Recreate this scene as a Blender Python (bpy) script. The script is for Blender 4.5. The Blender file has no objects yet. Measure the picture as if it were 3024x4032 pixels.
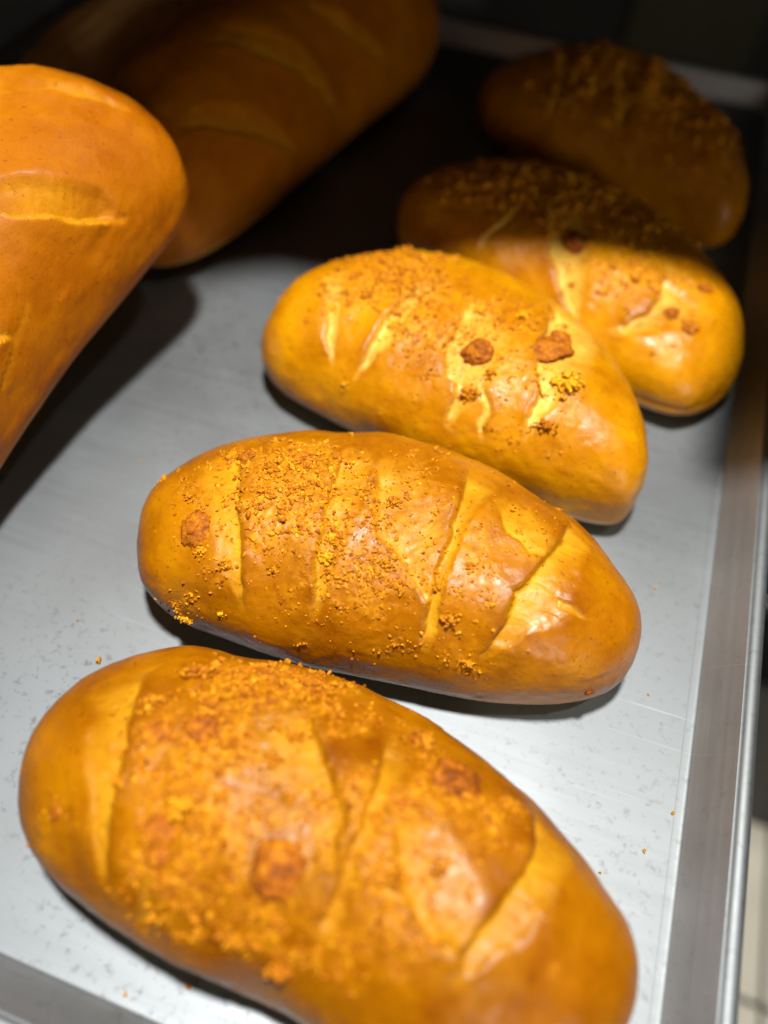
import bpy, bmesh, math
import numpy as np
from mathutils import Vector, Matrix

# ------------------------------------------------------------------ camera
sc = bpy.context.scene
COL = sc.collection
CAM_POS = (-0.09126, 0.01511, 0.28831)
PITCH, ROLL, YAW = 0.96089, 0.06441, 0.28383
cam_data = bpy.data.cameras.new('camera')
cam = bpy.data.objects.new('camera', cam_data)
COL.objects.link(cam)
cam.location = CAM_POS
cam.rotation_euler = (Matrix.Rotation(YAW, 3, 'Z') @ Matrix.Rotation(math.pi/2 - PITCH, 3, 'X')
                      @ Matrix.Rotation(ROLL, 3, 'Z')).to_euler()
cam_data.sensor_fit = 'VERTICAL'
cam_data.sensor_height = 36.0
cam_data.sensor_width = 27.0
cam_data.lens = 3000/4032*36.0
cam_data.clip_start = 0.01
cam_data.clip_end = 50
cam_data.dof.use_dof = True
cam_data.dof.focus_distance = 0.285
cam_data.dof.aperture_fstop = 2.9
sc.camera = cam

# ------------------------------------------------------------------ world and lamps
world = bpy.data.worlds.new('World')
sc.world = world
world.use_nodes = True
world.node_tree.nodes['Background'].inputs[0].default_value = (1.0, 0.93, 0.82, 1)
world.node_tree.nodes['Background'].inputs[1].default_value = 0.022

def lamp(name, loc, aim, size, watts, color):
    d = bpy.data.lights.new(name, 'AREA')
    d.shape = 'DISK'; d.size = size; d.energy = watts; d.color = color
    o = bpy.data.objects.new(name, d); COL.objects.link(o)
    o.location = loc
    o.rotation_euler = (Vector(aim) - Vector(loc)).to_track_quat('-Z', 'Y').to_euler()
    return o
KEY = (-0.12, 0.155, 0.95)
lamp('ceiling_lamp', KEY, (-0.13, 0.2, 0), 0.085, 20, (1.0, 0.975, 0.94))
lamp('ceiling_lamp', (0.42, 0.22, 1.25), (-0.13, 0.2, 0), 0.06, 2.4, (1.0, 0.97, 0.93))
lamp('rear_fill_lamp', (1.35, -1.35, 0.55), (-0.25, 0.5, 0.05), 0.5, 12, (1.0, 0.95, 0.90))  # added fill light, lifts the back rim and rear loaves
vs = sc.view_settings
vs.view_transform = 'Standard'; vs.look = 'None'; vs.gamma = 1.0
vs.use_curve_mapping = False
vs.exposure = 0.0
try:
    sc.cycles.use_denoising = True
    sc.cycles.max_bounces = 8
except Exception:
    pass

rng = np.random.default_rng(7)

# ------------------------------------------------------------------ helpers
def tag(o, label=None, cat=None, group=None, kind=None):
    if label: o['label'] = label
    if cat: o['category'] = cat
    if group: o['group'] = group
    if kind: o['kind'] = kind
    return o

def empty(name, loc):
    o = bpy.data.objects.new(name, None)
    o.empty_display_size = 0.02
    COL.objects.link(o); o.location = loc
    return o

def raw_mesh(name, V, F, mat=None, smooth=True, attrs=None, normals=None):
    """V (n,3), F (m,k) with k constant"""
    V = np.ascontiguousarray(V, np.float32); F = np.ascontiguousarray(F, np.int32)
    m, k = F.shape
    me = bpy.data.meshes.new(name)
    me.vertices.add(len(V)); me.vertices.foreach_set('co', V.ravel())
    me.loops.add(m*k); me.loops.foreach_set('vertex_index', F.ravel())
    me.polygons.add(m)
    me.polygons.foreach_set('loop_start', np.arange(0, m*k, k, dtype=np.int32))
    me.update(calc_edges=True)
    me.validate()
    me.polygons.foreach_set('use_smooth', np.full(len(me.polygons), smooth, dtype=bool))
    for nm, arr in (attrs or {}).items():
        a = me.attributes.new(nm, 'FLOAT', 'POINT')
        a.data.foreach_set('value', np.ascontiguousarray(arr, np.float32))
    if normals is not None:
        me.normals_split_custom_set_from_vertices(normals.tolist())
    if mat: me.materials.append(mat)
    return me

def obj(name, me, parent=None, loc=(0, 0, 0)):
    o = bpy.data.objects.new(name, me); COL.objects.link(o)
    o.parent = parent; o.location = loc
    return o

def bm_obj(name, bm, mat, parent=None, smooth=False):
    me = bpy.data.meshes.new(name); bm.to_mesh(me); bm.free()
    for p in me.polygons: p.use_smooth = smooth
    me.materials.append(mat)
    return obj(name, me, parent)

def box_bm(x0, x1, y0, y1, z0, z1, bevel=0.0):
    bm = bmesh.new()
    bmesh.ops.create_cube(bm, size=1)
    for v in bm.verts:
        v.co = Vector((x0 if v.co.x < 0 else x1, y0 if v.co.y < 0 else y1, z0 if v.co.z < 0 else z1))
    if bevel:
        bmesh.ops.bevel(bm, geom=bm.edges[:], offset=bevel, segments=2, affect='EDGES', profile=0.5)
    return bm

def vnoise(p, seed=0):
    """smooth value noise in [-1,1] on (...,3) points"""
    p = np.asarray(p, float); i = np.floor(p).astype(np.int64); f = p - i
    f = f*f*f*(f*(f*6 - 15) + 10)
    def h(x, y, z):
        n = (x*374761393 + y*668265263 + z*2147483647 + seed*974711) & 0xffffffff
        n = ((n ^ (n >> 13))*1274126177) & 0xffffffff
        n = ((n ^ (n >> 16))*2246822519) & 0xffffffff
        return ((n ^ (n >> 15)) & 0xffff)/32767.5 - 1
    r = 0
    for dx in (0, 1):
        for dy in (0, 1):
            for dz in (0, 1):
                w = (f[..., 0] if dx else 1-f[..., 0])*(f[..., 1] if dy else 1-f[..., 1])*(f[..., 2] if dz else 1-f[..., 2])
                r = r + w*h(i[..., 0]+dx, i[..., 1]+dy, i[..., 2]+dz)
    return r

def sstep(a, b, x):
    t = np.clip((x-a)/(b-a), 0, 1)
    return t*t*(3-2*t)

# ------------------------------------------------------------------ materials
class NT:
    def __init__(self, name):
        self.m = bpy.data.materials.new(name); self.m.use_nodes = True
        self.t = self.m.node_tree; self.n = self.t.nodes
        self.b = self.n['Principled BSDF']
    def node(self, typ, **kw):
        n = self.n.new(typ)
        for k, v in kw.items():
            if k.startswith('i_'):
                key = k[2:]; key = int(key) if key.isdigit() else key.replace('_', ' ')
                n.inputs[key].default_value = v
            else: setattr(n, k, v)
        return n
    def link(self, a, b): self.t.links.new(a, b)
    def noise(self, scale, detail=4, rough=.55, coord=None, mapping=None):
        n = self.node('ShaderNodeTexNoise', i_Scale=scale, i_Detail=detail, i_Roughness=rough)
        if coord is not None: self.link(coord, n.inputs['Vector'])
        return n.outputs['Fac']
    def coord(self, scale=None):
        c = self.node('ShaderNodeTexCoord').outputs['Object']
        if scale is None: return c
        mp = self.node('ShaderNodeMapping'); mp.inputs['Scale'].default_value = scale
        self.link(c, mp.inputs['Vector']); return mp.outputs['Vector']
    def remap(self, f, a, b, c=0., d=1.):
        n = self.node('ShaderNodeMapRange', i_1=a, i_2=b, i_3=c, i_4=d)
        self.link(f, n.inputs[0]); return n.outputs[0]
    def mix(self, fac, a, b):
        n = self.node('ShaderNodeMix', data_type='RGBA')
        if isinstance(fac, (int, float)): n.inputs[0].default_value = fac
        else: self.link(fac, n.inputs[0])
        for s, v in ((6, a), (7, b)):
            if isinstance(v, tuple): n.inputs[s].default_value = (*v, 1)
            else: self.link(v, n.inputs[s])
        return n.outputs[2]
    def math(self, op, a, b):
        n = self.node('ShaderNodeMath', operation=op)
        for s, v in ((0, a), (1, b)):
            if isinstance(v, (int, float)): n.inputs[s].default_value = v
            else: self.link(v, n.inputs[s])
        return n.outputs[0]
    def attr(self, name): return self.node('ShaderNodeAttribute', attribute_name=name).outputs['Fac']
    def set(self, k, v):
        s = self.b.inputs[k]
        if hasattr(v, 'is_output'): self.link(v, s)
        elif isinstance(v, tuple): s.default_value = (*v, 1)
        else: s.default_value = v
    def bump(self, h, strength, dist):
        n = self.node('ShaderNodeBump', i_Strength=strength, i_Distance=dist)
        self.link(h, n.inputs['Height']); self.link(n.outputs[0], self.b.inputs['Normal'])

def bread_material(name, dark, mid, pale, under, rough=.42, spec=.45):
    k = NT(name); c = k.coord()
    n1 = k.remap(k.noise(22, 4, .55, c), .30, .70)
    n2 = k.remap(k.noise(150, 4, .62, c), .34, .68)
    n3 = k.remap(k.noise(60, 3, .5, c), .48, .78)
    col = k.mix(n1, dark, mid)
    col = k.mix(k.math('MULTIPLY', n3, .30), col, tuple(min(1, x*y) for x, y in zip(mid, (1.3, 1.6, 1.6))))
    col = k.mix(k.math('MULTIPLY', n2, .16), col, tuple(min(1, x*1.4) for x in mid))
    col = k.mix(k.math('MULTIPLY', k.attr('brown'), .75), col, tuple(x*y for x, y in zip(dark, (.74, .60, .6))))
    pa = k.attr('pale')
    fib = k.noise(1, 5, .6, k.coord((190, 420, 190)))
    pf = k.math('MULTIPLY', pa, k.remap(fib, .25, .7, .62, 1.0))
    col = k.mix(pf, col, pale)
    # small brown freckles on the crust
    fr = k.remap(k.noise(520, 2, .5, c), .64, .72, 0, .5)
    col = k.mix(fr, col, tuple(x*.55 for x in dark))
    du = k.attr('dust')
    dn = k.remap(k.noise(420, 4, .65, c), .32, .62, .15, 1.0)
    dcol = k.mix(k.remap(k.noise(260, 4, .6, c), .4, .62), (.62, .27, .004), (.36, .12, .002))
    col = k.mix(k.math('MULTIPLY', k.math('MULTIPLY', du, dn), .8), col, dcol)
    col = k.mix(k.attr('under'), col, under)
    k.set('Base Color', col)
    r = k.remap(k.noise(90, 3, .5, c), .3, .7, rough-.07, rough+.1)
    k.set('Roughness', k.math('ADD', k.math('ADD', r, k.math('MULTIPLY', pa, .12)), k.math('MULTIPLY', du, .2)))
    k.set('Specular IOR Level', spec)
    k.set('Coat Weight', k.remap(du, 0, .6, .17*spec/.25, .02)); k.set('Coat Roughness', k.remap(k.noise(70, 3, .5, c), .3, .7, .21, .38))
    k.set('Subsurface Weight', .12)
    k.b.inputs['Subsurface Radius'].default_value = (.006, .003, .0008)
    k.set('Subsurface Scale', .5)
    h = k.math('ADD', k.math('MULTIPLY', k.noise(850, 4, .65, c), .8), k.math('MULTIPLY', fib, k.math('ADD', .45, k.math('MULTIPLY', pa, .6))))
    k.bump(h, .45, .0006)
    return k.m

BREAD = bread_material('bun_crust', (.205, .046, .0003), (.43, .160, .0004), (.66, .35, .012), (.86, .70, .40), rough=.27, spec=.24)
BREAD_DARK = bread_material('dark_bun_crust', (.165, .036, .0003), (.38, .137, .0004), (.58, .29, .010), (.80, .62, .34), rough=.28, spec=.14)
BREAD_LIGHT = bread_material('light_bun_crust', (.30, .084, .0003), (.56, .238, .0006), (.80, .54, .09), (.86, .70, .40), rough=.26, spec=.26)
BIG = bread_material('big_loaf_crust', (.225, .055, .0003), (.335, .104, .0005), (.48, .22, .004), (.46, .22, .05), rough=.5, spec=.08)
TORN = bread_material('torn_loaf_crust', (.36, .14, .02), (.42, .19, .04), (.5, .28, .09), (.45, .27, .13), rough=.6, spec=.25)

def crumb_material():
    k = NT('crumble'); c = k.coord()
    t = k.attr('tint')
    t = k.math('ADD', t, k.remap(k.noise(700, 3, .6, c), .3, .7, -.16, .16))
    r = k.node('ShaderNodeValToRGB')
    e = r.color_ramp.elements
    e[0].position = 0.0; e[0].color = (.78, .42, .012, 1)
    e[1].position = 1.0; e[1].color = (.15, .036, .002, 1)
    x = e.new(.35); x.color = (.58, .22, .004, 1)
    x = e.new(.7); x.color = (.34, .095, .003, 1)
    k.link(t, r.inputs[0])
    k.set('Base Color', r.outputs[0])
    k.set('Roughness', .65); k.set('Specular IOR Level', .15)
    k.set('Subsurface Weight', .1); k.b.inputs['Subsurface Radius'].default_value = (.004, .002, .0005); k.set('Subsurface Scale', .5)
    k.bump(k.noise(1500, 3, .6, c), .5, .0005)
    return k.m
CRUMB = crumb_material()

def metal(name, base, rough, stain=0., brush=(6, 300, 6), metallic=1.0):
    k = NT(name); c = k.coord()
    br = k.noise(1, 4, .6, k.coord(brush))
    n = k.remap(k.noise(14, 5, .6, c), .3, .7)
    col = k.mix(n, tuple(x*.86 for x in base), base)
    col = k.mix(k.remap(br, .35, .7, 0, .12), col, tuple(min(1, x*1.15) for x in base))
    if stain:
        sp = k.remap(k.noise(260, 5, .7, c), .55, .68)
        zone = k.remap(k.noise(8, 3, .5, c), .38, .6)
        col = k.mix(k.math('MULTIPLY', k.math('MULTIPLY', sp, zone), stain), col, tuple(x*.45 for x in base))
    mp = k.node('ShaderNodeMapping'); mp.inputs['Rotation'].default_value = (0, 0, .35); mp.inputs['Scale'].default_value = (9, 1100, 9)
    k.link(c, mp.inputs['Vector'])
    scr = k.math('MULTIPLY', k.remap(k.noise(1, 2, .5, mp.outputs['Vector']), .66, .70), k.remap(k.noise(11, 2, .5, c), .52, .62))
    col = k.mix(k.math('MULTIPLY', scr, .5), col, tuple(min(1, x*1.7) for x in base))
    gr = k.remap(k.noise(5, 4, .6, c), .45, .7, 0, .30)
    col = k.mix(gr, col, (base[0]*.80, base[1]*.74, base[2]*.64))
    k.set('Base Color', col); k.set('Metallic', metallic)
    k.set('Roughness', k.math('ADD', k.remap(br, .3, .7, rough-.02, rough+.025), k.remap(n, 0, 1, -.03, .05)))
    k.bump(br, .03, .0003)
    return k.m
ALU = metal('tray_aluminium', (.245, .265, .275), .58, stain=.8, brush=(12, 200, 12), metallic=.97)
ALU_WALL = metal('tray_wall_aluminium', (.50, .53, .55), .44, stain=.5, brush=(4, 4, 700), metallic=.92)
STEEL = metal('rack_steel', (.5, .5, .5), .4)

def plain(name, col, rough, nscale=30, var=.75):
    k = NT(name); c = k.coord()
    k.set('Base Color', k.mix(k.remap(k.noise(nscale, 4, .6, c), .3, .7), tuple(x*var for x in col), col))
    k.set('Roughness', rough)
    return k.m
M_WALL = plain('dark_wall', (.030, .024, .018), .8, 6, .4)
M_GREY = plain('grey_panel', (.07, .07, .06), .6, 9, .5)
M_OLIVE = plain('olive_panel', (.05, .045, .012), .7, 9, .5)
M_GROUT = plain('grout', (.10, .09, .07), .9)
M_TILE = plain('floor_tile', (.62, .58, .47), .45, 12, .85)
M_BLACK = plain('black_paint', (.012, .011, .010), .5)
DATA = {
 'l1': {
  'P': {'n': 2.8, 'c': [-0.1355, 0.2688], 'yaw': -0.3187, 'L': 0.1984, 'H': 0.0599, 'wn': [0.0631, 0.0622, 0.06, 0.0532, 0.0413, 0.0256], 'wf': [0.0585, 0.0611, 0.0569, 0.0556, 0.0467, 0.032], 'bend': 0.1002},
  'scores': [
   ([(-0.761, 1.745), (-0.608, 2.129), (-0.537, 2.356), (-0.47, 2.566)], [(-0.68, 1.693), (-0.57, 2.025), (-0.483, 2.321), (-0.456, 2.548)], 2.0),
   ([(-0.341, 1.466), (-0.356, 1.763), (-0.334, 2.129), (-0.319, 2.583)], [(-0.244, 1.536), (-0.252, 1.78), (-0.236, 2.182), (-0.297, 2.583)], 2.6),
   ([(-0.105, 1.553), (-0.004, 1.815), (0.113, 2.164), (0.16, 2.688)], [(0.02, 1.414), (0.167, 1.937), (0.236, 2.269), (0.191, 2.653)], 2.6),
   ([(0.252, 1.047), (0.356, 1.728), (0.435, 2.007), (0.477, 2.443)], [(0.392, 0.663), (0.511, 1.396), (0.524, 1.92), (0.504, 2.426)], 2.6),
   ([(0.221, 2.164), (0.289, 2.356), (0.297, 2.496), (0.319, 2.635)], [(0.198, 2.182), (0.267, 2.391), (0.274, 2.531), (0.304, 2.653)], 1.5),
  ],
  'lumps': [
   (0.105, 1.902, 7.01, 0.9, 0.85),
   (0.326, 1.571, 10.66, 0.68, 0.8),
   (0.334, 1.344, 4.87, 1, 0.75),
   (0.183, 2.321, 4.78, 0.8, 0.55),
   (0.504, 1.763, 7.11, 0.95, 0.15),
   (-0.304, 2.007, 3.62, 0.8, 0.3),
   (0.213, 2.059, 3.44, 0.8, 0.4),
   (-0.035, 1.536, 4.19, 0.6, 0.35),
   (0.144, 1.396, 4.44, 0.7, 0.2),
   (0.531, 2.251, 4.48, 0.5, 0.6),
   (-0.62, 2.042, 3.0, 0.8, 0.15),
   (0.082, 1.571, 2.18, 1, 0.6),
   (-0.356, 2.74, 2.64, 0.8, 0.2),
  ],
  'clouds': [
   (-0.49, 1.431, 19.5, -7.4, 13.9, 17.4, 800, 0.6, 1.9),
   (-0.442, 1.728, 20.2, -7.4, 7.6, 8.0, 420, 0.4, 1.2),
   (-0.136, 1.902, 14.7, -6.0, 9.6, 11.4, 300, 0.35, 1.2),
   (-0.059, 1.658, 22.5, -12.7, 9.7, 10.7, 380, 0.45, 1.4),
   (0.297, 1.955, 9.9, -6.0, 6.8, 10.0, 190, 0.35, 1.1),
   (-0.051, 2.339, 32.7, -14.7, 10.3, 16.7, 240, 0.25, 0.8),
   (0.504, 1.833, 7.3, -6.0, 5.0, 8.0, 120, 0.4, 1.3),
   (0.463, 2.496, 22.8, -14.0, 4.6, 10.7, 110, 0.3, 1.0),
   (-0.626, 2.025, 15.4, -4.7, 13.4, 16.7, 170, 0.4, 1.1),
   (0.16, 1.344, 12.8, -12.7, 7.0, 10.0, 160, 0.5, 1.5),
   (-0.884, 1.92, 10.8, 0.7, 9.8, 14.7, 40, 0.4, 1.0),
  ]},
 'l2': {
  'P': {'n': 2.45, 'c': [-0.1325, 0.1641], 'yaw': 0.0554, 'L': 0.2024, 'H': 0.0616, 'wn': [0.0604, 0.0517, 0.0492, 0.0462, 0.0447, 0.0423], 'wf': [0.0517, 0.0526, 0.0555, 0.0549, 0.0458, 0.0345], 'bend': 0.0272},
  'scores': [
   ([(-0.662, 1.309), (-0.531, 1.868), (-0.463, 2.269), (-0.428, 2.635)], [(-0.809, 1.274), (-0.644, 1.92), (-0.544, 2.321), (-0.442, 2.635)], 1.4),
   ([(-0.267, 1.204), (-0.229, 1.641), (-0.213, 1.972), (-0.175, 2.531)], [(-0.136, 1.169), (-0.113, 1.571), (-0.121, 1.955), (-0.144, 2.531)], 2.2),
   ([(-0.113, 1.187), (-0.051, 1.676), (0.105, 1.99), (0.221, 2.269)], [(0.027, 1.169), (0.198, 1.518), (0.213, 1.815), (0.229, 2.269)], 1.0),
   ([(0.244, 1.1), (0.221, 1.588), (0.206, 1.99), (0.229, 2.67)], [(0.334, 0.995), (0.274, 1.588), (0.252, 1.972), (0.259, 2.635)], 2.4),
   ([(0.341, 1.292), (0.406, 1.431), (0.463, 1.553), (0.504, 1.606)], [(0.406, 1.169), (0.557, 1.239), (0.589, 1.361), (0.55, 1.571)], 0.9),
   ([(0.656, 1.012), (0.57, 1.518), (0.544, 1.868), (0.435, 2.583)], [(0.724, 0.925), (0.702, 1.606), (0.626, 2.164), (0.463, 2.583)], 2.6),
   ([(0.632, 1.885), (0.668, 1.885), (0.708, 1.902), (0.745, 1.972)], [(0.632, 1.99), (0.668, 1.99), (0.702, 1.99), (0.745, 1.99)], 0.8),
  ],
  'lumps': [
   (-0.685, 2.025, 5.64, 1.25, 0.75),
   (-0.62, 1.292, 4.09, 0.7, 0.8),
   (-0.392, 1.292, 4.49, 0.6, 0.7),
   (-0.524, 2.304, 3.33, 0.7, 0.5),
   (-0.632, 2.251, 2.91, 1, 0.35),
   (0.144, 1.518, 1.76, 0.9, 0.45),
   (-0.012, 1.518, 3.31, 1, 0.55),
   (0.449, 1.431, 1.66, 1, 0.4),
   (0.035, 1.99, 3.18, 0.8, 0.5),
   (0.289, 2.321, 3.84, 0.6, 0.5),
   (-0.349, 2.251, 2.32, 1.5, 0.5),
   (-0.517, 2.827, 1.59, 1, 0.05),
   (-0.183, 2.059, 3.89, 0.55, 0.25),
   (-0.183, 1.885, 3.0, 0.6, 0.25),
   (0.105, 2.182, 2.26, 1.2, 0.35),
   (0.312, 1.85, 2.28, 1, 0.5),
   (0.392, 2.723, 3.02, 0.8, 0.4),
   (-0.668, 3.089, 3.33, 0.6, 0.3),
   (-0.761, 1.763, 2.52, 0.8, 0.5),
   (0.849, 3.089, 2.01, 0.9, 0.95),
  ],
  'clouds': [
   (-0.428, 1.606, 20.1, -2.7, 8.3, 19.4, 1000, 0.5, 1.7),
   (-0.421, 1.344, 24.3, -2.7, 3.0, 8.0, 320, 0.5, 1.5),
   (-0.082, 1.833, 15.1, -3.3, 5.9, 18.1, 480, 0.45, 1.5),
   (0.027, 2.094, 20.4, -4.7, 2.6, 10.0, 330, 0.4, 1.4),
   (-0.129, 2.269, 37.0, -8.7, 3.9, 16.7, 300, 0.3, 1.0),
   (-0.012, 1.274, 19.7, -6.7, 4.0, 12.7, 200, 0.4, 1.3),
   (0.297, 1.92, 18.3, -5.4, 5.7, 20.7, 210, 0.35, 1.2),
   (-0.702, 1.798, 11.7, -1.3, 7.0, 17.4, 150, 0.4, 1.2),
   (-0.638, 2.775, 16.5, -9.4, 0.5, 14.0, 130, 0.4, 1.2),
   (0.399, 1.257, 18.6, -14.0, 3.0, 19.4, 110, 0.4, 1.1),
   (0.206, 2.618, 26.4, -8.0, 1.3, 8.7, 130, 0.35, 1.0),
   (-0.68, 1.257, 8.3, 1.3, 3.9, 10.7, 60, 0.5, 1.3),
   (0.378, 2.705, 6.7, -2.0, 1.8, 8.7, 40, 0.4, 1.2),
  ]},
 'l3': {
  'P': {'n': 2.45, 'c': [-0.12, 0.0571], 'yaw': -0.0504, 'L': 0.2045, 'H': 0.0625, 'wn': [0.0506, 0.0502, 0.0495, 0.0473, 0.0466, 0.0459], 'wf': [0.0521, 0.0524, 0.052, 0.049, 0.0449, 0.0406], 'bend': 0.0277},
  'scores': [
   ([(-0.724, 1.169), (-0.589, 1.676), (-0.531, 2.059), (-0.456, 2.478)], [(-0.849, 1.047), (-0.713, 1.763), (-0.589, 2.129), (-0.477, 2.513)], 1.2),
   ([(-0.356, 2.199), (-0.349, 2.339), (-0.349, 2.496), (-0.349, 2.723)], [(-0.319, 2.164), (-0.304, 2.286), (-0.304, 2.443), (-0.319, 2.653)], 1.2),
   ([(-0.175, 1.047), (-0.012, 1.501), (0.074, 1.763), (0.144, 1.902)], [(-0.341, 1.117), (-0.259, 1.536), (-0.167, 1.78), (-0.012, 2.042)], 2.2),
   ([(0.136, 0.873), (0.129, 1.431), (0.136, 1.798), (0.136, 2.199)], [(0.191, 1.012), (0.183, 1.449), (0.175, 1.763), (0.183, 2.147)], 2.0),
   ([(0.198, 1.414), (0.282, 1.676), (0.37, 1.85), (0.477, 1.955)], [(0.274, 1.326), (0.435, 1.449), (0.524, 1.641), (0.55, 1.763)], 1.2),
   ([(0.632, 0.768), (0.595, 1.344), (0.537, 1.641), (0.49, 2.042)], [(0.724, 0.541), (0.697, 1.396), (0.632, 1.728), (0.524, 2.059)], 2.6),
  ],
  'lumps': [
   (-0.035, 1.92, 7.77, 1, 0.8),
   (0.341, 0.977, 8.16, 0.9, 0.9),
   (-0.421, 1.361, 5.67, 0.85, 0.85),
   (-0.531, 1.501, 4.95, 0.8, 0.7),
   (-0.385, 1.99, 5.82, 0.8, 0.7),
   (-0.363, 2.112, 4.06, 0.9, 0.75),
   (0.221, 1.344, 3.18, 0.7, 0.7),
   (-0.09, 1.571, 2.93, 0.9, 0.6),
   (-0.183, 1.414, 3.24, 0.8, 0.6),
   (-0.129, 1.536, 2.21, 0.8, 0.6),
   (-0.152, 1.222, 2.78, 0.7, 0.5),
   (-0.713, 2.217, 2.32, 1, 0.8),
   (-0.349, 1.815, 5.01, 0.6, 0.35),
   (0.414, 1.92, 3.63, 0.6, 0.55),
   (0.206, 0.838, 5.72, 0.8, 0.6),
   (-0.297, 1.885, 3.23, 0.8, 0.55),
   (-0.319, 1.431, 3.28, 0.7, 0.6),
   (-0.537, 0.96, 5.45, 0.5, 0.6),
   (-0.074, 2.409, 4.29, 0.6, 0.5),
   (0.059, 2.513, 4.57, 0.6, 0.6),
   (0.259, 1.71, 3.12, 0.7, 0.6),
   (0.37, 1.571, 2.9, 0.9, 0.6),
  ],
  'clouds': [
   (-0.312, 0.873, 23.3, -14.0, 5.7, 12.7, 750, 0.6, 1.9),
   (-0.421, 0.873, 13.9, -6.0, 4.2, 9.4, 200, 0.6, 1.6),
   (-0.066, 0.942, 13.3, -9.4, 4.0, 10.0, 170, 0.5, 1.5),
   (-0.406, 1.518, 18.2, -4.7, 6.7, 10.0, 420, 0.5, 1.6),
   (-0.229, 1.763, 16.8, -6.0, 7.8, 14.0, 450, 0.4, 1.4),
   (0.051, 1.501, 16.0, -6.0, 6.0, 10.7, 300, 0.4, 1.3),
   (0.297, 1.326, 15.9, -8.7, 6.4, 16.1, 380, 0.45, 1.5),
   (-0.059, 2.251, 18.6, -8.7, 4.0, 13.4, 320, 0.5, 1.6),
   (0.236, 1.71, 12.9, -5.4, 4.5, 10.0, 260, 0.4, 1.2),
   (-0.326, 2.112, 14.5, -6.0, 5.7, 12.7, 300, 0.5, 1.5),
   (0.477, 1.169, 9.9, -8.0, 2.3, 12.0, 150, 0.5, 1.5),
   (0.244, 2.147, 19.3, -8.7, 2.6, 8.0, 180, 0.5, 1.4),
   (-0.668, 2.077, 15.6, -8.7, 8.3, 17.4, 70, 0.4, 1.0),
   (0.656, 1.571, 9.5, -5.4, 3.0, 10.7, 60, 0.4, 1.0),
  ]},
 'l4': {
  'P': {'n': 2.8, 'c': [-0.1039, 0.3752], 'yaw': -0.4557, 'L': 0.2128, 'H': 0.0532, 'wn': [0.055, 0.0524, 0.0521, 0.0523, 0.0528, 0.0533], 'wf': [0.053, 0.06, 0.064, 0.0596, 0.05, 0.0325], 'bend': 0.0675},
  'scores': [
   ([(-0.341, 1.71), (-0.319, 2.077), (-0.326, 2.356), (-0.341, 2.583)], [(-0.297, 1.676), (-0.282, 2.059), (-0.289, 2.339), (-0.319, 2.601)], 1.6),
   ([(-0.236, 1.536), (-0.012, 2.094), (0.16, 2.531), (0.304, 2.723)], [(-0.066, 1.449), (0.16, 2.007), (0.267, 2.356), (0.326, 2.67)], 2.4),
   ([(0.576, 1.78), (0.583, 2.025), (0.55, 2.251), (0.477, 2.496)], [(0.68, 1.414), (0.685, 1.833), (0.644, 2.251), (0.517, 2.583)], 2.6),
  ],
  'lumps': [
   (0.632, 1.902, 3.97, 0.9, 0.8),
   (0.745, 1.937, 4.19, 0.9, 0.75),
   (0.035, 1.902, 6.01, 1.2, 0.95),
   (0.406, 1.902, 3.53, 0.8, 0.6),
   (0.16, 2.513, 3.02, 0.8, 0.3),
   (0.65, 1.414, 4.4, 0.6, 0.8),
   (0.167, 2.339, 2.27, 1, 0.6),
   (0.691, 2.496, 1.69, 0.8, 0.5),
  ],
  'clouds': [
   (-0.544, 1.623, 24.6, -13.4, 15.0, 16.1, 450, 0.6, 1.9),
   (-0.175, 1.361, 15.0, -16.1, 17.7, 18.7, 320, 0.5, 1.7),
   (0.392, 1.833, 12.8, -11.4, 8.3, 9.4, 240, 0.4, 1.4),
   (0.167, 1.082, 13.0, -25.4, 19.1, 25.4, 320, 0.5, 1.6),
   (0.685, 1.868, 9.6, -11.4, 9.6, 12.7, 110, 0.4, 1.1),
  ]},
 'l5': {
  'P': {'n': 2.45, 'c': [-0.0954, 0.5316], 'yaw': -0.7796, 'L': 0.208, 'H': 0.0569, 'wn': [0.0969, 0.0837, 0.07, 0.0541, 0.0375, 0.0209], 'wf': [0.0771, 0.0721, 0.066, 0.0588, 0.0509, 0.0399], 'bend': 0.0261},
  'scores': [
   ([(-0.626, 1.676), (-0.349, 2.042), (-0.221, 2.304), (-0.152, 2.566)], [(-0.537, 1.658), (-0.312, 1.99), (-0.183, 2.234), (-0.113, 2.531)], 2.0),
   ([(-0.289, 1.518), (-0.035, 1.798), (0.105, 2.025), (0.236, 2.269)], [(-0.252, 1.344), (0.012, 1.641), (0.175, 1.885), (0.267, 2.217)], 2.8),
   ([(-0.289, 0.785), (-0.059, 1.274), (0.035, 1.449), (0.129, 1.606)], [(-0.167, 0.75), (0.051, 1.204), (0.144, 1.396), (0.213, 1.606)], 2.4),
  ],
  'lumps': [
   (-0.121, 1.344, 6.73, 0.8, 0.6),
   (-0.144, 2.112, 4.8, 0.8, 0.6),
   (-0.282, 1.693, 5.67, 0.8, 0.6),
   (0.442, 1.484, 4.68, 0.8, 0.5),
  ],
  'clouds': [
   (-0.304, 1.676, 16.6, -17.4, 31.1, 14.7, 450, 0.6, 1.9),
   (0.066, 1.379, 2.0, -23.4, 37.7, 22.1, 260, 0.6, 1.8),
   (-0.035, 2.304, 30.3, -18.7, 13.5, 11.4, 160, 0.4, 1.2),
   (0.595, 1.466, 3.3, -19.4, 20.7, 13.4, 140, 0.5, 1.5),
  ]},
 'b6': {
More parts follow.
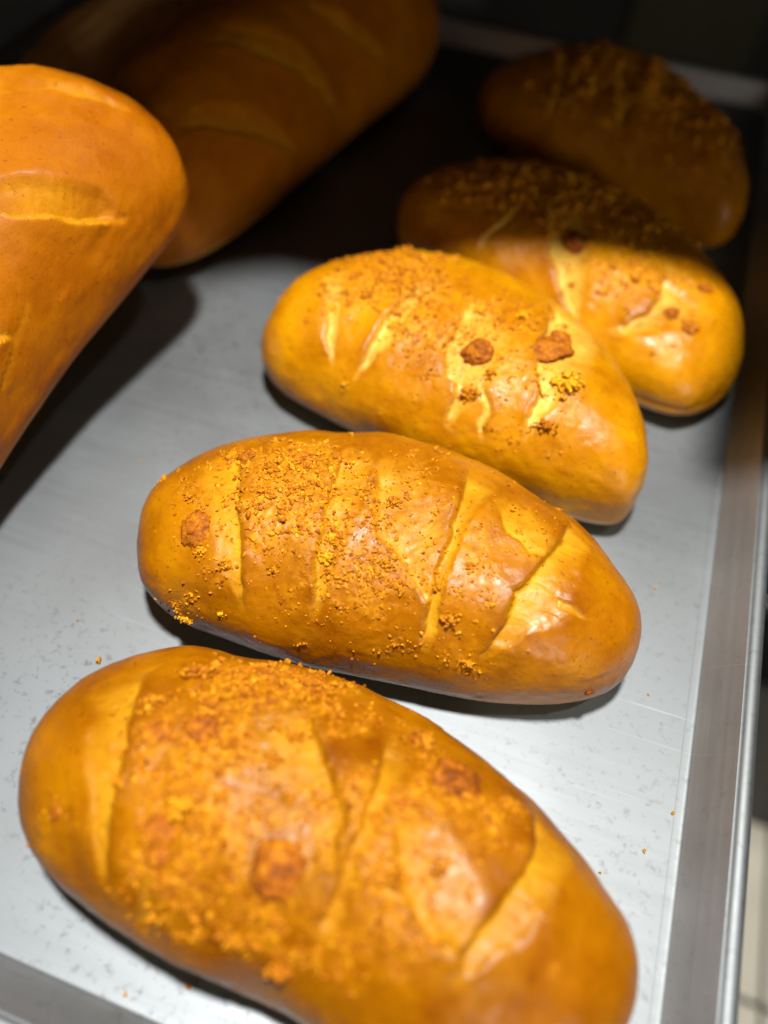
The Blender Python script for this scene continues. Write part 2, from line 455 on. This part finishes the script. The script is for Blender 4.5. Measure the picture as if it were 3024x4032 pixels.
  'P': {'n': 2.4, 'tilt': 0.27, 'c': [-0.3322, 0.1977], 'yaw': 1.6676, 'L': 0.2289, 'H': 0.0824, 'wn': [0.0376, 0.0432, 0.0508, 0.0634, 0.0847, 0.1191], 'wf': [0.0647, 0.0651, 0.0655, 0.066, 0.0667, 0.0674], 'bend': 0.0658},
  'scores': [
   ([(0.051, 1.885), (0.09, 2.077), (0.183, 2.356), (0.319, 2.653), (0.414, 2.845)], [(0.066, 1.868), (0.183, 1.972), (0.304, 2.182), (0.399, 2.496), (0.428, 2.81)], 5.0),
   ([(0.49, 1.396), (0.544, 1.588), (0.668, 1.798), (0.756, 1.972), (0.771, 2.286)], [(0.57, 1.257), (0.735, 1.292), (0.781, 1.728), (0.795, 2.042), (0.814, 2.269)], 4.5),
   ([(-0.37, 2.234), (-0.312, 2.461), (-0.252, 2.618), (-0.129, 2.793)], [(-0.312, 2.164), (-0.213, 2.321), (-0.167, 2.496), (-0.129, 2.793)], 2.0),
  ],
  'lumps': [
  ],
  'clouds': [
  ]},
 'b7': {
  'P': {'n': 2.4, 'tilt': 0.0, 'c': [-0.3084, 0.4724], 'yaw': 1.4234, 'L': 0.3321, 'H': 0.0936, 'wn': [0.0595, 0.0561, 0.0566, 0.0604, 0.0683, 0.0756], 'wf': [0.0629, 0.0629, 0.0629, 0.0629, 0.0629, 0.0629], 'bend': 0.0378},
  'scores': [
   ([(-0.392, 1.745), (-0.334, 2.007), (-0.221, 2.426), (-0.074, 3.054)], [(-0.312, 1.484), (-0.206, 1.92), (-0.105, 2.356), (-0.043, 3.072)], 2.2),
   ([(-0.74, 2.077), (-0.632, 2.391), (-0.511, 2.705), (-0.349, 3.107)], [(-0.697, 1.937), (-0.563, 2.182), (-0.456, 2.513), (-0.334, 3.107)], 2.0),
   ([(0.035, 2.025), (0.098, 2.304), (0.167, 2.601), (0.289, 2.932)], [(0.035, 1.937), (0.16, 2.199), (0.252, 2.513), (0.319, 2.932)], 2.2),
  ],
  'lumps': [
  ],
  'clouds': [
  ]},
}
# ------------------------------------------------------------------ the setting
FLOOR_Z = -0.60
floor = tag(bm_obj('floor', box_bm(-3, 3, -2, 3, FLOOR_Z-.05, FLOOR_Z-.006), M_GROUT), kind='structure')
tile_me = bpy.data.meshes.new('floor_tile')
_b = box_bm(-.1475, .1475, -.1475, .1475, -.006, 0, .002); _b.to_mesh(tile_me); _b.free(); tile_me.materials.append(M_TILE)
for i in range(4):
    for j in range(5):
        t = obj('floor_tile', tile_me, floor, (.135 + (i-1)*.30, .028 + (j-1)*.30, FLOOR_Z))
wall = tag(bm_obj('wall', box_bm(-3, 3, 1.5, 1.6, FLOOR_Z, 1.6), M_WALL), kind='structure')
for x0, x1, z0, z1, m in ((-.60, -.40, -.30, .4, M_GREY), (-.15, .06, -.32, .4, M_OLIVE), (-.37, -.28, -.25, .3, M_GREY)):
    bm_obj('wall_panel', box_bm(x0, x1, 1.485, 1.5-.002, z0, z1, .003), m, wall)
# unseen rack round the tray: shelf edge bent, side bar added, to shape shadows
SHELF_Z = 0.25
def to_lamp(x, y, z):      # where the lamp's ray to a point on the tray floor passes height z
    t = z/KEY[2]
    return (x + (KEY[0]-x)*t, y + (KEY[1]-y)*t)
bm = bmesh.new()
front = [to_lamp(x, y, SHELF_Z) for x, y in ((-.75, .318), (-.305, .322), (-.268, .351), (.02, .385), (.60, .45))]  # front edge bent to draw the wanted shadow line
ring = front + [(front[-1][0], 1.45), (front[0][0], 1.45)]
lo = [bm.verts.new((x, y, SHELF_Z)) for x, y in ring]; hi = [bm.verts.new((x, y, SHELF_Z+.012)) for x, y in ring]
bm.faces.new(lo[::-1]); bm.faces.new(hi)
for i in range(len(lo)): bm.faces.new((lo[i], lo[(i+1) % len(lo)], hi[(i+1) % len(lo)], hi[i]))
tag(bm_obj('unseen_shelf', bm, STEEL), kind='structure')
rx, ry = to_lamp(-.010, .284, SHELF_Z-.02)
tag(bm_obj('shade_bar', box_bm(rx, rx+.22, ry, 1.4, SHELF_Z-.024, SHELF_Z-.018, .001), STEEL), kind='structure')  # unseen bar, added to shade the right rim
tag(bm_obj('tray_rest', box_bm(-.03, .008, .05, .64, -.022, -.006, .001), STEEL), kind='structure')

# black cabinet seen past the right rim
cab = empty('cabinet', (.42, .60, FLOOR_Z))
bm_obj('body', box_bm(-.30, .30, -.245, .25, 0, .30, .004), M_BLACK, cab)
bm_obj('worktop', box_bm(-.31, .31, -.18, .26, .3025, .325, .004), STEEL, cab)
tag(cab, 'black cabinet with a grey metal top, low beyond the right rim of the tray', 'cabinet')

# ------------------------------------------------------------------ the tray
TX0, TX1, TY0, TY1 = -0.53, 0.0, 0.0, 0.66
def rr(off, n=10, r0=.012):
    """rounded rectangle ring offset outwards, with the index of the side each point belongs to"""
    pts, side = [], []
    r = r0 + off
    cs = ((TX1-r0, TY0+r0, -90), (TX1-r0, TY1-r0, 0), (TX0+r0, TY1-r0, 90), (TX0+r0, TY0+r0, 180))
    for q, (cx, cy, a0) in enumerate(cs):
        for i in range(n+1):
            a = math.radians(a0 + 90*i/n)
            pts.append((cx+r*math.cos(a), cy+r*math.sin(a))); side.append(q)
        nx, ny, na = cs[(q+1) % 4]
        a = math.radians(a0+90)
        p0 = np.array([cx+r*math.cos(a), cy+r*math.sin(a)]); p1 = np.array([nx+r*math.cos(a), ny+r*math.sin(a)])
        for i in range(1, 40):
            pts.append(tuple(p0+(p1-p0)*i/40)); side.append(q+.5)
    return pts, side
def sweep(profile):
    R = [rr(o) for o, z in profile]
    V = np.array([(x, y, z) for (pts, _), (o, z) in zip(R, profile) for x, y in pts])
    n = len(R[0][0]); F = []; S = []
    for k in range(len(profile)-1):
        for i in range(n):
            j = (i+1) % n
            F.append((k*n+i, k*n+j, (k+1)*n+j, (k+1)*n+i)); S.append(R[0][1][i])
    V[:, 2] += vnoise(V*np.array([9, 9, 0])+3, 5)*.0005
    V[:, :2] += np.stack([vnoise(V*np.array([7, 7, 0]), 6), vnoise(V*np.array([7, 7, 0]), 8)], 1)*.0005*np.clip(V[:, 2:]/.012, 0, 1)
    return V, np.array(F), np.array(S)
def sub(V, F):
    u, inv = np.unique(F, return_inverse=True)
    return V[u], inv.reshape(F.shape), u
tray = empty('baking_tray', ((TX0+TX1)/2, (TY0+TY1)/2, 0))
tray_o = np.array([(TX0+TX1)/2, (TY0+TY1)/2, 0])
pr = [(-.0035, 0.0), (-.0012, 0.0)] + [(-.0012+.0022*math.sin(math.radians(a)), .0022*(1-math.cos(math.radians(a)))) for a in (15, 30, 45)] + [(.0045, .0055), (.0095, .0112), (.0118, .0138)]
V, F, S = sweep(pr)
for q in range(4):
    m = (S == q+.5) | (S == q)
    v, f, _ = sub(V, F[m])
    me = raw_mesh('side_wall', v-tray_o, f, ALU_WALL); me.materials.append(ALU)
    zc = v[f][:, :, 2].max(1)                            # bend gets the darker, rougher floor metal to take out its bright highlight
    me.polygons.foreach_set('material_index', (zc < .0018).astype(np.int32))
    obj('side_wall', me, tray)
rim = [(.0118, .0138)] + [(.0150-.0033*math.cos(math.radians(a)), .0125+.0030*math.sin(math.radians(a))) for a in range(25, 271, 20)]
V, F, S = sweep(rim)
obj('rolled_rim', raw_mesh('rolled_rim', V-tray_o, F, ALU), tray)
# base: a slightly uneven sheet
nx, ny = 80, 100
gx = np.linspace(TX0+.0035, TX1-.0035, nx); gy = np.linspace(TY0+.0035, TY1-.0035, ny)
GX, GY = np.meshgrid(gx, gy, indexing='ij')
edge = np.minimum(np.minimum(GX-gx[0], gx[-1]-GX), np.minimum(GY-gy[0], gy[-1]-GY))
GZ = (vnoise(np.stack([GX*14, GY*14, GX*0], -1), 4))*.0004*np.clip(edge/.03, 0, 1) - .0004*np.clip(edge/.03, 0, 1)
V = np.stack([GX, GY, GZ], -1).reshape(-1, 3)
idx = np.arange(nx*ny).reshape(nx, ny)
F = np.stack([idx[:-1, :-1], idx[1:, :-1], idx[1:, 1:], idx[:-1, 1:]], -1).reshape(-1, 4)
obj('base', raw_mesh('base', V-tray_o, F, ALU), tray)
tag(tray, 'large shallow aluminium baking tray with a rolled rim, carrying all the bread', 'tray')

# ------------------------------------------------------------------ bread
ST = np.array([-1, -.6, -.2, .2, .6, 1.])
def cat(v, a):
    i = np.clip(np.searchsorted(ST, a)-1, 0, 4)
    t = (a-ST[i])/(ST[i+1]-ST[i]); v = np.asarray(v, float)
    vm = np.concatenate([[2*v[0]-v[1]], v, [2*v[-1]-v[-2]]])
    p0, p1, p2, p3 = vm[i], vm[i+1], vm[i+2], vm[i+3]
    return .5*(2*p1+(p2-p0)*t+(2*p0-5*p1+4*p2-p3)*t*t+(3*p1-p0-3*p2+p3)*t**3)
def spow(x, p): return np.sign(x)*np.abs(x)**p
def surf(P, a, ph):
    n = P.get('n', 2.3)
    e = np.maximum(1-np.abs(a)**n, 0)**(1/n); et = np.maximum(1-np.abs(a)**(n+.1), 0)**(1/(n+.1)); eb = np.maximum(1-np.abs(a)**4.5, 0)**(1/4.5)
    wf = cat(P['wf'], a)*e; wn = cat(P['wn'], a)*e
    H = P['H']; zc = .36*H
    c, s = np.cos(ph), np.sin(ph); up = s >= 0
    m = np.where(up, 2/2.15, 2/2.9)
    y = np.where(c > 0, wf, wn)*spow(c, m) + P.get('bend', 0)*(1-a*a)*P['L']
    z = np.where(up, zc+(H-zc)*et*np.abs(s)**m, zc-zc*eb*np.abs(s)**m)
    return np.stack([a*P['L']/2, y, z], -1)

def grid_normals(X):
    da = np.gradient(X, axis=0)
    df = np.roll(X, -1, 1)-np.roll(X, 1, 1)
    N = np.cross(df, da)
    N /= np.linalg.norm(N, axis=-1, keepdims=True)+1e-12
    return N

class Loaf:
    def __init__(self, P, scores, na, nf, seed, wm, torn=False, crease=None, palek=.8, ear=0.):
        self.P, self.wm = P, wm
        th = np.linspace(.012, math.pi-.012, na)
        a = -np.cos(th)*.6 + .4*(th/ (math.pi/2) - 1); a = a/abs(a[0])*.9995
        f1 = np.linspace(-.35, math.pi+.75, int(nf*.82), endpoint=False)
        f2 = np.linspace(math.pi+.75, 2*math.pi-.35, nf-len(f1), endpoint=False)
        ph = np.concatenate([f1, f2])
        self.a, self.ph = a, ph
        A, F = np.meshgrid(a, ph, indexing='ij')
        X = surf(P, A, F); N = grid_normals(X)
        if N[na//2, np.argmin(abs(ph-math.pi/2)), 2] < 0: N = -N; self.flip = True
        else: self.flip = False
        L2 = P['L']/2
        side = sstep(.05, .35, X[..., 2]/P['H'])          # keep the underside flat
        d = vnoise(X*26, seed)*.0020 + vnoise(X*60, seed+1)*.0009
        d += vnoise(X*np.array([170, 260, 260]), seed+2)*.00016
        pale = np.zeros_like(A); brown = np.zeros_like(A); owner = np.full(A.shape, -1)
        C = np.stack([A*L2, (F-math.pi/2)*wm], -1)
        C = C + np.stack([vnoise(X*140, seed+5), vnoise(X*140, seed+6)], -1)*.0011 + np.stack([vnoise(X*420, seed+7), vnoise(X*420, seed+8)], -1)*.0004
        for q, (ea, eb, dep) in enumerate(scores):
            ea = np.array(ea)*[L2, wm] - [0, math.pi/2*wm]; eb = np.array(eb)*[L2, wm] - [0, math.pi/2*wm]
            tt = np.linspace(0, 1, 28); k = np.linspace(0, 1, len(ea))
            E0 = np.stack([np.interp(tt, k, ea[:, i]) for i in (0, 1)], 1); E1 = np.stack([np.interp(tt, k, eb[:, i]) for i in (0, 1)], 1)
            cen, hv = (E0+E1)/2, (E1-E0)/2
            hl = np.maximum(np.linalg.norm(hv, axis=1), .0012); hd = hv/np.maximum(np.linalg.norm(hv, axis=1, keepdims=True), 1e-6)
            lo, hi = np.minimum(E0, E1).min(0)-.012, np.maximum(E0, E1).max(0)+.012
            sel = np.where(((C > lo) & (C < hi)).all(-1))
            p = C[sel]
            D = ((p[:, None]-cen[None])**2).sum(-1); j = D.argmin(1)
            tang = np.gradient(cen, axis=0); seg = np.linalg.norm(tang, axis=1)+1e-9; tang /= seg[:, None]
            ta = ((p-cen[j])*tang[j]).sum(1)
            tj = np.clip(j + np.clip(ta/seg[j], -.6, .6), 0, len(tt)-1)
            ip = lambda v: np.interp(tj, np.arange(len(tt)), v)
            cc = np.stack([ip(cen[:, 0]), ip(cen[:, 1])], 1); hh = np.stack([ip(hd[:, 0]), ip(hd[:, 1])], 1)
            hj = ip(hl)
            s = ((p-cc)*hh).sum(1)/hj
            along = tj/(len(tt)-1)
            endd = np.where((j == 0) & (ta < 0), -ta, np.where((j == len(tt)-1) & (ta > 0), ta, 0))
            tap = sstep(0, .13, along)*sstep(0, .13, 1-along)*np.exp(-(endd/.002)**2)
            tap = np.maximum(tap, .25*np.exp(-(endd/.003)**2))
            core = sstep(-1.0-.0016/hj, -1.0+.0016/hj, s)
            inside = core*(1-sstep(.35, 1.2, s))
            ramp = np.clip(1-(s+1)/2, 0, 1)**1.1
            dm = dep*.00082*tap
            lip = np.where(s < -1, np.exp(-((s+1)*hj/.0080)**2), 0)*.55
            far = sstep(.3, 1.1, s)*np.exp(-(np.maximum(s-1, 0)*hj/.006)**2)*.2
            fibre = vnoise(np.stack([along*np.linalg.norm(cen[-1]-cen[0])*620+s*hj*130, s*hj*260, s*0+q], -1), seed+33)
            d[sel] += dm*(lip+far) - dm*inside*(.25+1.0*ramp) + inside*tap*fibre*.00010
            soft = np.exp(-np.maximum((s+.75)*hj, 0)/.006)      # the newest dough lies next to the flap
            pm = inside*np.minimum(1, tap*1.4)*np.clip(palek*(.30+.70*soft)+.30*vnoise(X[sel]*60, seed+31)+.10*vnoise(X[sel]*260, seed+32)+.06*fibre, .0, 1)
            if ear: pm = np.maximum(pm, ear*tap*np.exp(-(((s+1)*hj+.0009)/.0011)**2))
            pale[sel] = np.maximum(pale[sel], pm)
            brown[sel] = np.maximum(brown[sel], np.where(s < -1, np.exp((s+1)*hj/.004), 0)*tap*np.clip(.75+.5*vnoise(X[sel]*120, seed+41), 0, 1))
            inside = core*(1-sstep(.8, 1.1, s))*tap
            ow = owner[sel]; ow[(inside > .4)] = q; owner[sel] = ow
        if torn:                                            # fibrous torn side
            tz = sstep(.2, .5, X[..., 2]/P['H'])*sstep(math.pi*.35, math.pi*.6, F)
            d += tz*(vnoise(X*np.array([20, 300, 300]), seed+9)*.0012)
            pale = np.maximum(pale, tz*.8)
        if crease is not None:
            for fc, dep in crease:
                dd = (F-fc-vnoise(A[..., None]*np.array([3., 0, 0]), seed+11)*.05)*wm
                d -= dep*np.exp(-(dd/.0016)**2)*sstep(-1, .2, A)
        tip = sstep(.72, 1.0, np.abs(A))*.35*np.clip(.5+vnoise(X*40, seed+43), 0, 1)
        self.brown = np.clip(np.maximum(brown*(0 if ear else 1), tip), 0, 1)*(1-np.clip(pale*1.5, 0, 1))
        d += vnoise(X*420, seed+44)*.00007 + np.maximum(vnoise(X*210, seed+45)-.35, 0)*.00035
        d *= side
        self.X = X + N*d[..., None]
        self.X[..., 2] += math.tan(P.get('tilt', 0))*(X[..., 0]+L2)
        self.N = grid_normals(self.X)*(-1 if self.flip else 1)
        self.pale = pale*side
        und = 1-sstep(.09, .21, (X[..., 2]+vnoise(X*70, seed+3)*.0025)/P['H'])
        self.under = und
        self.owner = np.where(und > .5, -2, owner)
        self.na, self.nf = na, nf
        self.dust = np.zeros_like(A)
        c, s = math.cos(P['yaw']), math.sin(P['yaw'])
        self.R = np.array([[c, -s, 0], [s, c, 0], [0, 0, 1]])
    def build(self, name, mat, z0=0.0):
        na, nf = self.na, self.nf
        root = empty(name, (*self.P['c'], z0)); root.rotation_euler = (0, 0, self.P['yaw'])
        idx = np.arange(na*nf).reshape(na, nf)
        nxt = np.roll(idx, -1, 1)
        Q = np.stack([idx[:-1], idx[1:], nxt[1:], nxt[:-1]], -1).reshape(-1, 4)
        V = self.X.reshape(-1, 3); N = self.N.reshape(-1, 3)
        pal, und = self.pale.ravel(), self.under.ravel()
        dst = np.append(self.dust.ravel(), [0, 0]); brn = np.append(self.brown.ravel(), [0, 0])
        ow = self.owner.ravel()[Q[:, 0]]
        # end caps: collapse each end ring to its centre with thin quads
        V = np.vstack([V, V[idx[0]].mean(0), V[idx[-1]].mean(0)]); N = np.vstack([N, [-1, 0, 0], [1, 0, 0]])
        pal = np.append(pal, [0, 0]); und = np.append(und, [0, 0])
        k0, k1 = na*nf, na*nf+1
        caps = []
        for i in range(0, nf-1, 2):
            caps.append((idx[0, i], idx[0, i+1], idx[0, (i+2) % nf], k0)); caps.append((idx[-1, (i+2) % nf], idx[-1, i+1], idx[-1, i], k1))
        Q = np.vstack([Q, caps]); ow = np.concatenate([ow, np.full(len(caps), -1)])
        if self.flip: pass
        fn = np.cross(V[Q[:, 1]]-V[Q[:, 0]], V[Q[:, 2]]-V[Q[:, 0]])
        bad = (fn*N[Q[:, 0]]).sum(1) < 0
        Q[bad] = Q[bad][:, ::-1]
        names = {-1: 'crust', -2: 'underside'}
        for o in sorted(set(ow.tolist())):
            f = Q[ow == o]
            if o >= 0 and len(f) < 12: 
                continue
            v, g, u = sub(V, f)
            nm = names.get(o, 'score_cut')
            obj(nm, raw_mesh(nm, v, g, mat, True, {'pale': pal[u], 'under': und[u], 'dust': dst[u], 'brown': brn[u]}, N[u]), root)
        small = [o for o in set(ow.tolist()) if o >= 0 and (ow == o).sum() < 12]
        for o in small:
            v, g, u = sub(V, Q[ow == o])
            obj('score_cut', raw_mesh('score_cut', v, g, mat, True, {'pale': pal[u], 'under': und[u], 'dust': dst[u], 'brown': brn[u]}, N[u]), root)
        self.root = root
        return root
    def point(self, a, ph):
        i = np.clip(np.searchsorted(self.a, a), 0, self.na-1)
        phw = np.where(ph < self.ph[0], ph+2*math.pi, ph)
        j = np.clip(np.searchsorted(self.ph, phw), 0, self.nf-1)
        return self.X[i, j], self.N[i, j]

def ico(sub_):
    bm = bmesh.new(); bmesh.ops.create_icosphere(bm, subdivisions=sub_, radius=1)
    bm.verts.ensure_lookup_table()
    V = np.array([v.co[:] for v in bm.verts]); F = np.array([[v.index for v in f.verts] for f in bm.faces]); bm.free()
    return V, F
I1, I2, I4 = ico(1), ico(2), ico(5)
def rough_ball(base, seed, amp):
    V, F = base
    r = 1 + amp*vnoise(V*1.3+seed*7.1, seed) + amp*.6*vnoise(V*2.9+seed, seed+1)
    sq = np.random.default_rng(seed).uniform(.42, 1.2, 3)
    return V*r[:, None]*sq, F
BITS = [rough_ball(I1, s, .8) for s in range(8)]
BITS2 = [rough_ball(I2, 20+s, .75) for s in range(5)]
def rand_rot(r, n):
    q = r.normal(size=(n, 4)); q /= np.linalg.norm(q, axis=1, keepdims=True)
    w, x, y, z = q.T
    return np.stack([1-2*(y*y+z*z), 2*(x*y-z*w), 2*(x*z+y*w), 2*(x*y+z*w), 1-2*(x*x+z*z), 2*(y*z-x*w), 2*(x*z-y*w), 2*(y*z+x*w), 1-2*(x*x+y*y)], 1).reshape(n, 3, 3)
def bits_mesh(r, pos, size, tint, bits):
    Vs, Fs, Ts = [], [], []; off = 0
    kind = r.integers(0, len(bits), len(pos))
    for k in range(len(bits)):
        s = np.where(kind == k)[0]
        if not len(s): continue
        V, F = bits[k]
        W = np.einsum('nij,vj->nvi', rand_rot(r, len(s)), V)*size[s, None, None] + pos[s, None]
        Vs.append(W.reshape(-1, 3)); Ts.append(np.repeat(tint[s], len(V)))
        Fs.append((F[None]+np.arange(len(s))[:, None, None]*len(V)).reshape(-1, 3)+off); off += len(s)*len(V)
    return np.vstack(Vs), np.vstack(Fs), np.concatenate(Ts)

CRUMB_ME = []
for q in range(5):
    V, F = BITS2[q]
    for t in (.18, .34, .55):
        CRUMB_ME.append(raw_mesh('crumb', V, F, CRUMB, True, {'tint': np.full(len(V), t)}))

def frame(n, r):
    t = np.cross(n, [0.3, 1, 0.2]); t /= np.linalg.norm(t); b = np.cross(n, t)
    return np.stack([t, b, n], 1)

def add_lump(L, r, a, ph, rad, asp, col, sink=.06):
    rad = rad*.001
    p, n = L.point(np.array([a]), np.array([ph])); p, n = p[0], n[0]
    ta = L.R.T @ np.array([math.cos(YAW), math.sin(YAW), 0]); ta = ta - n*(ta@n); ta /= np.linalg.norm(ta)
    Fm = np.stack([ta, np.cross(n, ta), n], 1)
    seed = int(r.integers(1000))
    if col >= .7:                                           # browned rounded nugget
        V, F = I4
        d = 1 + .20*vnoise(V*1.4+seed, seed) + .12*vnoise(V*3.3+seed, seed+1) + .06*vnoise(V*8, seed+2) + .05*vnoise(V*18, seed+4)
        W = V*d[:, None]*np.array([rad, rad*asp, rad*min(1, asp)*.55])
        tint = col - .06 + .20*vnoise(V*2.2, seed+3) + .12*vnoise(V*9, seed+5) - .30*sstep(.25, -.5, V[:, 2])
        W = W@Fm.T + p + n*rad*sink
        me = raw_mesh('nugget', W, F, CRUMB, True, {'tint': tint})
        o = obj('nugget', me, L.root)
    else:                                                   # clump of sugary crumbs
        m = int(np.clip(16+rad*9000, 18, 90))
        q = r.normal(size=(m, 3))*np.array([.45, .45, .25]); q[:, 2] = np.abs(q[:, 2])*.9
        q[:, 0] *= rad; q[:, 1] *= rad*asp; q[:, 2] *= rad*.9
        near = np.exp(-(q[:, 0]**2+q[:, 1]**2)/(rad*.6)**2)
        size = rad*r.uniform(.13, .3, m)*(.6+.6*near)
        V, F, T = bits_mesh(r, q@Fm.T+p, size, col-.05+r.normal(size=m)*.10, BITS2)
        o = obj('crumb_clump', raw_mesh('crumb_clump', V, F, CRUMB, True, {'tint': T}), L.root)
    return o

def place_crumbs(L, r, clouds, big=1.0, shade=0.):
    """crumb positions as (a, phi, size, tint); also powders the crust between them"""
    A_, F_, S_, T_ = [], [], [], []
    L2 = L.P['L']/2
    for ca, cp, ux, uy, vx, vy, n, s0, s1 in clouds:
        n = int(n*2.1)
        k = max(4, n//9)                                    # crumbs land in little drifts
        cen = r.normal(size=(k, 2))*.58
        wt = r.random(k)**1.5+.05; wt /= wt.sum()
        pick = r.choice(k, n, p=wt)
        g = cen[pick] + r.normal(size=(n, 2))*np.where(r.random((n, 1)) < .72, .055, .34)
        x = ca*L2 + (g[:, 0]*ux + g[:, 1]*vx)*.001; y = (cp-math.pi/2)*L.wm + (g[:, 0]*uy + g[:, 1]*vy)*.001
        x = x + r.normal(size=n)*.0005; y = y + r.normal(size=n)*.0005
        a = x/L2; ph = y/L.wm+math.pi/2
        ok = (ph > -.5) & (ph < math.pi+.55) & (np.abs(a) < .965)
        n = int(ok.sum())
        A_.append(a[ok]); F_.append(ph[ok])
        S_.append((.28*s0 + (s1*1.05-.28*s0)*r.random(n)**3.4)*.00072*big)
        T_.append(np.clip(.38 + shade + r.normal(size=n)*.13 + .14*(r.random(n) < .15), .02, .85))
    A_, F_, S_, T_ = map(np.concatenate, (A_, F_, S_, T_))
    i = np.clip(np.searchsorted(L.a, A_), 0, L.na-1); j = np.clip(np.searchsorted(L.ph, F_), 0, L.nf-1)
    dust = np.zeros((L.na, L.nf)); np.add.at(dust, (i, j), 1.)
    w = max(3, L.na//90)
    for ax in (0, 1):
        for _ in range(3):
            dust = sum(np.roll(dust, q, ax) for q in range(-w//2, w//2+1))/(w+1)
    dust = np.clip(dust/ (np.percentile(dust[dust > 1e-4], 88)), 0, 1)**.8
    X0 = L.X
    dust = dust*sstep(-.55, .35, vnoise(X0*330, 91)*.6+vnoise(X0*110, 92)*.5+.45*dust-.1)
    L.X = X0 + L.N*(dust*(.00016+.00030*vnoise(X0*620, 93)))[..., None]
    L.N = grid_normals(L.X)*(-1 if L.flip else 1)
    L.dust = dust
    return A_, F_, S_, T_

def add_crumbs(L, r, placed, keep):
    A_, F_, S_, T = placed
    p, nn = L.point(A_, F_)
    jit = r.normal(size=p.shape)*.0002
    P = p + jit - nn*(jit*nn).sum(1, keepdims=True) + nn*(S_*.22)[:, None]
    o = np.argsort(-S_); big, rest = o[:keep], o[keep:]
    for i in big:
        t = int(np.argmin(abs(np.array([.18, .34, .55])-T[i])))
        c = obj('crumb', CRUMB_ME[int(r.integers(0, 5))*3+t], L.root, P[i])
        c.rotation_euler = r.uniform(0, 6.28, 3); c.scale = [S_[i]*1.15]*3
    V, F, TT = bits_mesh(r, P[rest], S_[rest], T[rest], BITS)
    tag(obj('crumb_topping', raw_mesh('crumb_topping', V, F, CRUMB, False, {'tint': TT}), L.root), kind='stuff')

SPEC = [
 ('l1', 'bread_roll', 540, 380, 11, .046, BREAD_LIGHT, 'crumb topped roll with two round brown nuggets, leaning against the roll behind'),
 ('l2', 'bread_roll', 540, 380, 23, .046, BREAD, 'sharpest crumb topped roll, in the middle of the tray with open scored bands'),
 ('l3', 'bread_roll', 540, 380, 37, .046, BREAD_DARK, 'nearest crumb topped roll, large at the bottom of the picture, out of focus'),
 ('l4', 'bread_roll', 300, 240, 41, .046, BREAD_LIGHT, 'crumb topped roll cut across by the shadow edge, half lit and half dark'),
 ('l5', 'bread_roll', 260, 200, 53, .046, BREAD, 'farthest crumb topped roll, wholly in shadow by the back rim'),
 ('b6', 'long_loaf', 320, 260, 61, .070, BIG, 'big smooth scored loaf lit bright orange at the left edge'),
 ('b7', 'long_loaf', 260, 220, 71, .066, BIG, 'long scored loaf in shadow behind the bright loaf'),
]
for key, name, na, nf, seed, wm, mat, label in SPEC:
    D_ = DATA[key]; r = np.random.default_rng(seed)
    L = Loaf(D_['P'], D_['scores'], na, nf, seed, wm, crease=[(math.pi+.05, .0016)] if key == 'l4' else None, palek={'l1': .78, 'l2': .66, 'l3': .58, 'l4': .6, 'b6': .6}.get(key, .7), ear=.95 if key in ('b6', 'b7') else 0.)
    placed = place_crumbs(L, r, D_['clouds'], 1.35 if key in ('l4', 'l5') else 1.0, {'l1': .13, 'l2': .06, 'l3': .12}.get(key, 0)) if D_['clouds'] else None
    root = L.build(name, mat)
    if D_['clouds']:
        tag(root, label, 'bread roll', 'crumb topped rolls in a row on the tray')
        for l in D_['lumps']: add_lump(L, r, *l, sink={'l1': .08, 'l3': -.16}.get(key, -.06))
        add_crumbs(L, r, placed, 45 if na > 500 else 20)
    else:
        tag(root, label, 'loaf', 'big scored loaves at the left of the tray')
# the loaf with a torn side far back on the left
L = Loaf({'c': (-.425, .505), 'yaw': 1.45, 'L': .26, 'H': .074, 'wn': [.036]*6, 'wf': [.036]*6, 'n': 2.6}, [], 160, 140, 83, .06, torn=True)
tag(L.build('long_loaf', TORN), 'dim loaf showing a pale torn side in the dark top left corner', 'loaf', 'big scored loaves at the left of the tray')

# loose crumbs lying on the tray
r = np.random.default_rng(5)
for (x, y), s, label in (((-.2303, .0994), 1.2, 'loose brown crumb on the tray by the far left end of the nearest roll'),
        ((-.023, .2123), .8, 'tiny loose crumb on the bare tray right of the sharp middle roll'),
        ((-.0123, .1023), .9, 'loose crumb on the tray right of the nearest roll'),
        ((-.1629, .0035), 1.1, 'pale yellow crumb at the foot of the front wall'),
        ((-.1450, .0120), 1.3, 'orange crumb on the tray touching the near side of the nearest roll'),
        ((-.0959, .1190), .8, 'small crumb lying in the gap under the sharp middle roll'),
        ((-.2654, .195), .6, 'faint tiny crumb on the tray left of the sharp middle roll'),
        ((-.0040, .119), .7, 'tiny crumb at the foot of the right wall'),
        ((-.0190, .1620), .6, 'speck of crumb between the sharp roll and the right wall'),
        ((-.2480, .1120), .6, 'speck of crumb left of the nearest roll, away from the others'),
        ((-.0260, .0900), .7, 'small crumb touching the right end of the nearest roll')):
    c = obj('loose_crumb', CRUMB_ME[int(r.integers(0, 15))], None, (x, y, s*.0005))
    c.rotation_euler = r.uniform(0, 6.28, 3); c.scale = [s*.001]*3
    tag(c, label, 'crumb', 'loose crumbs on the tray')
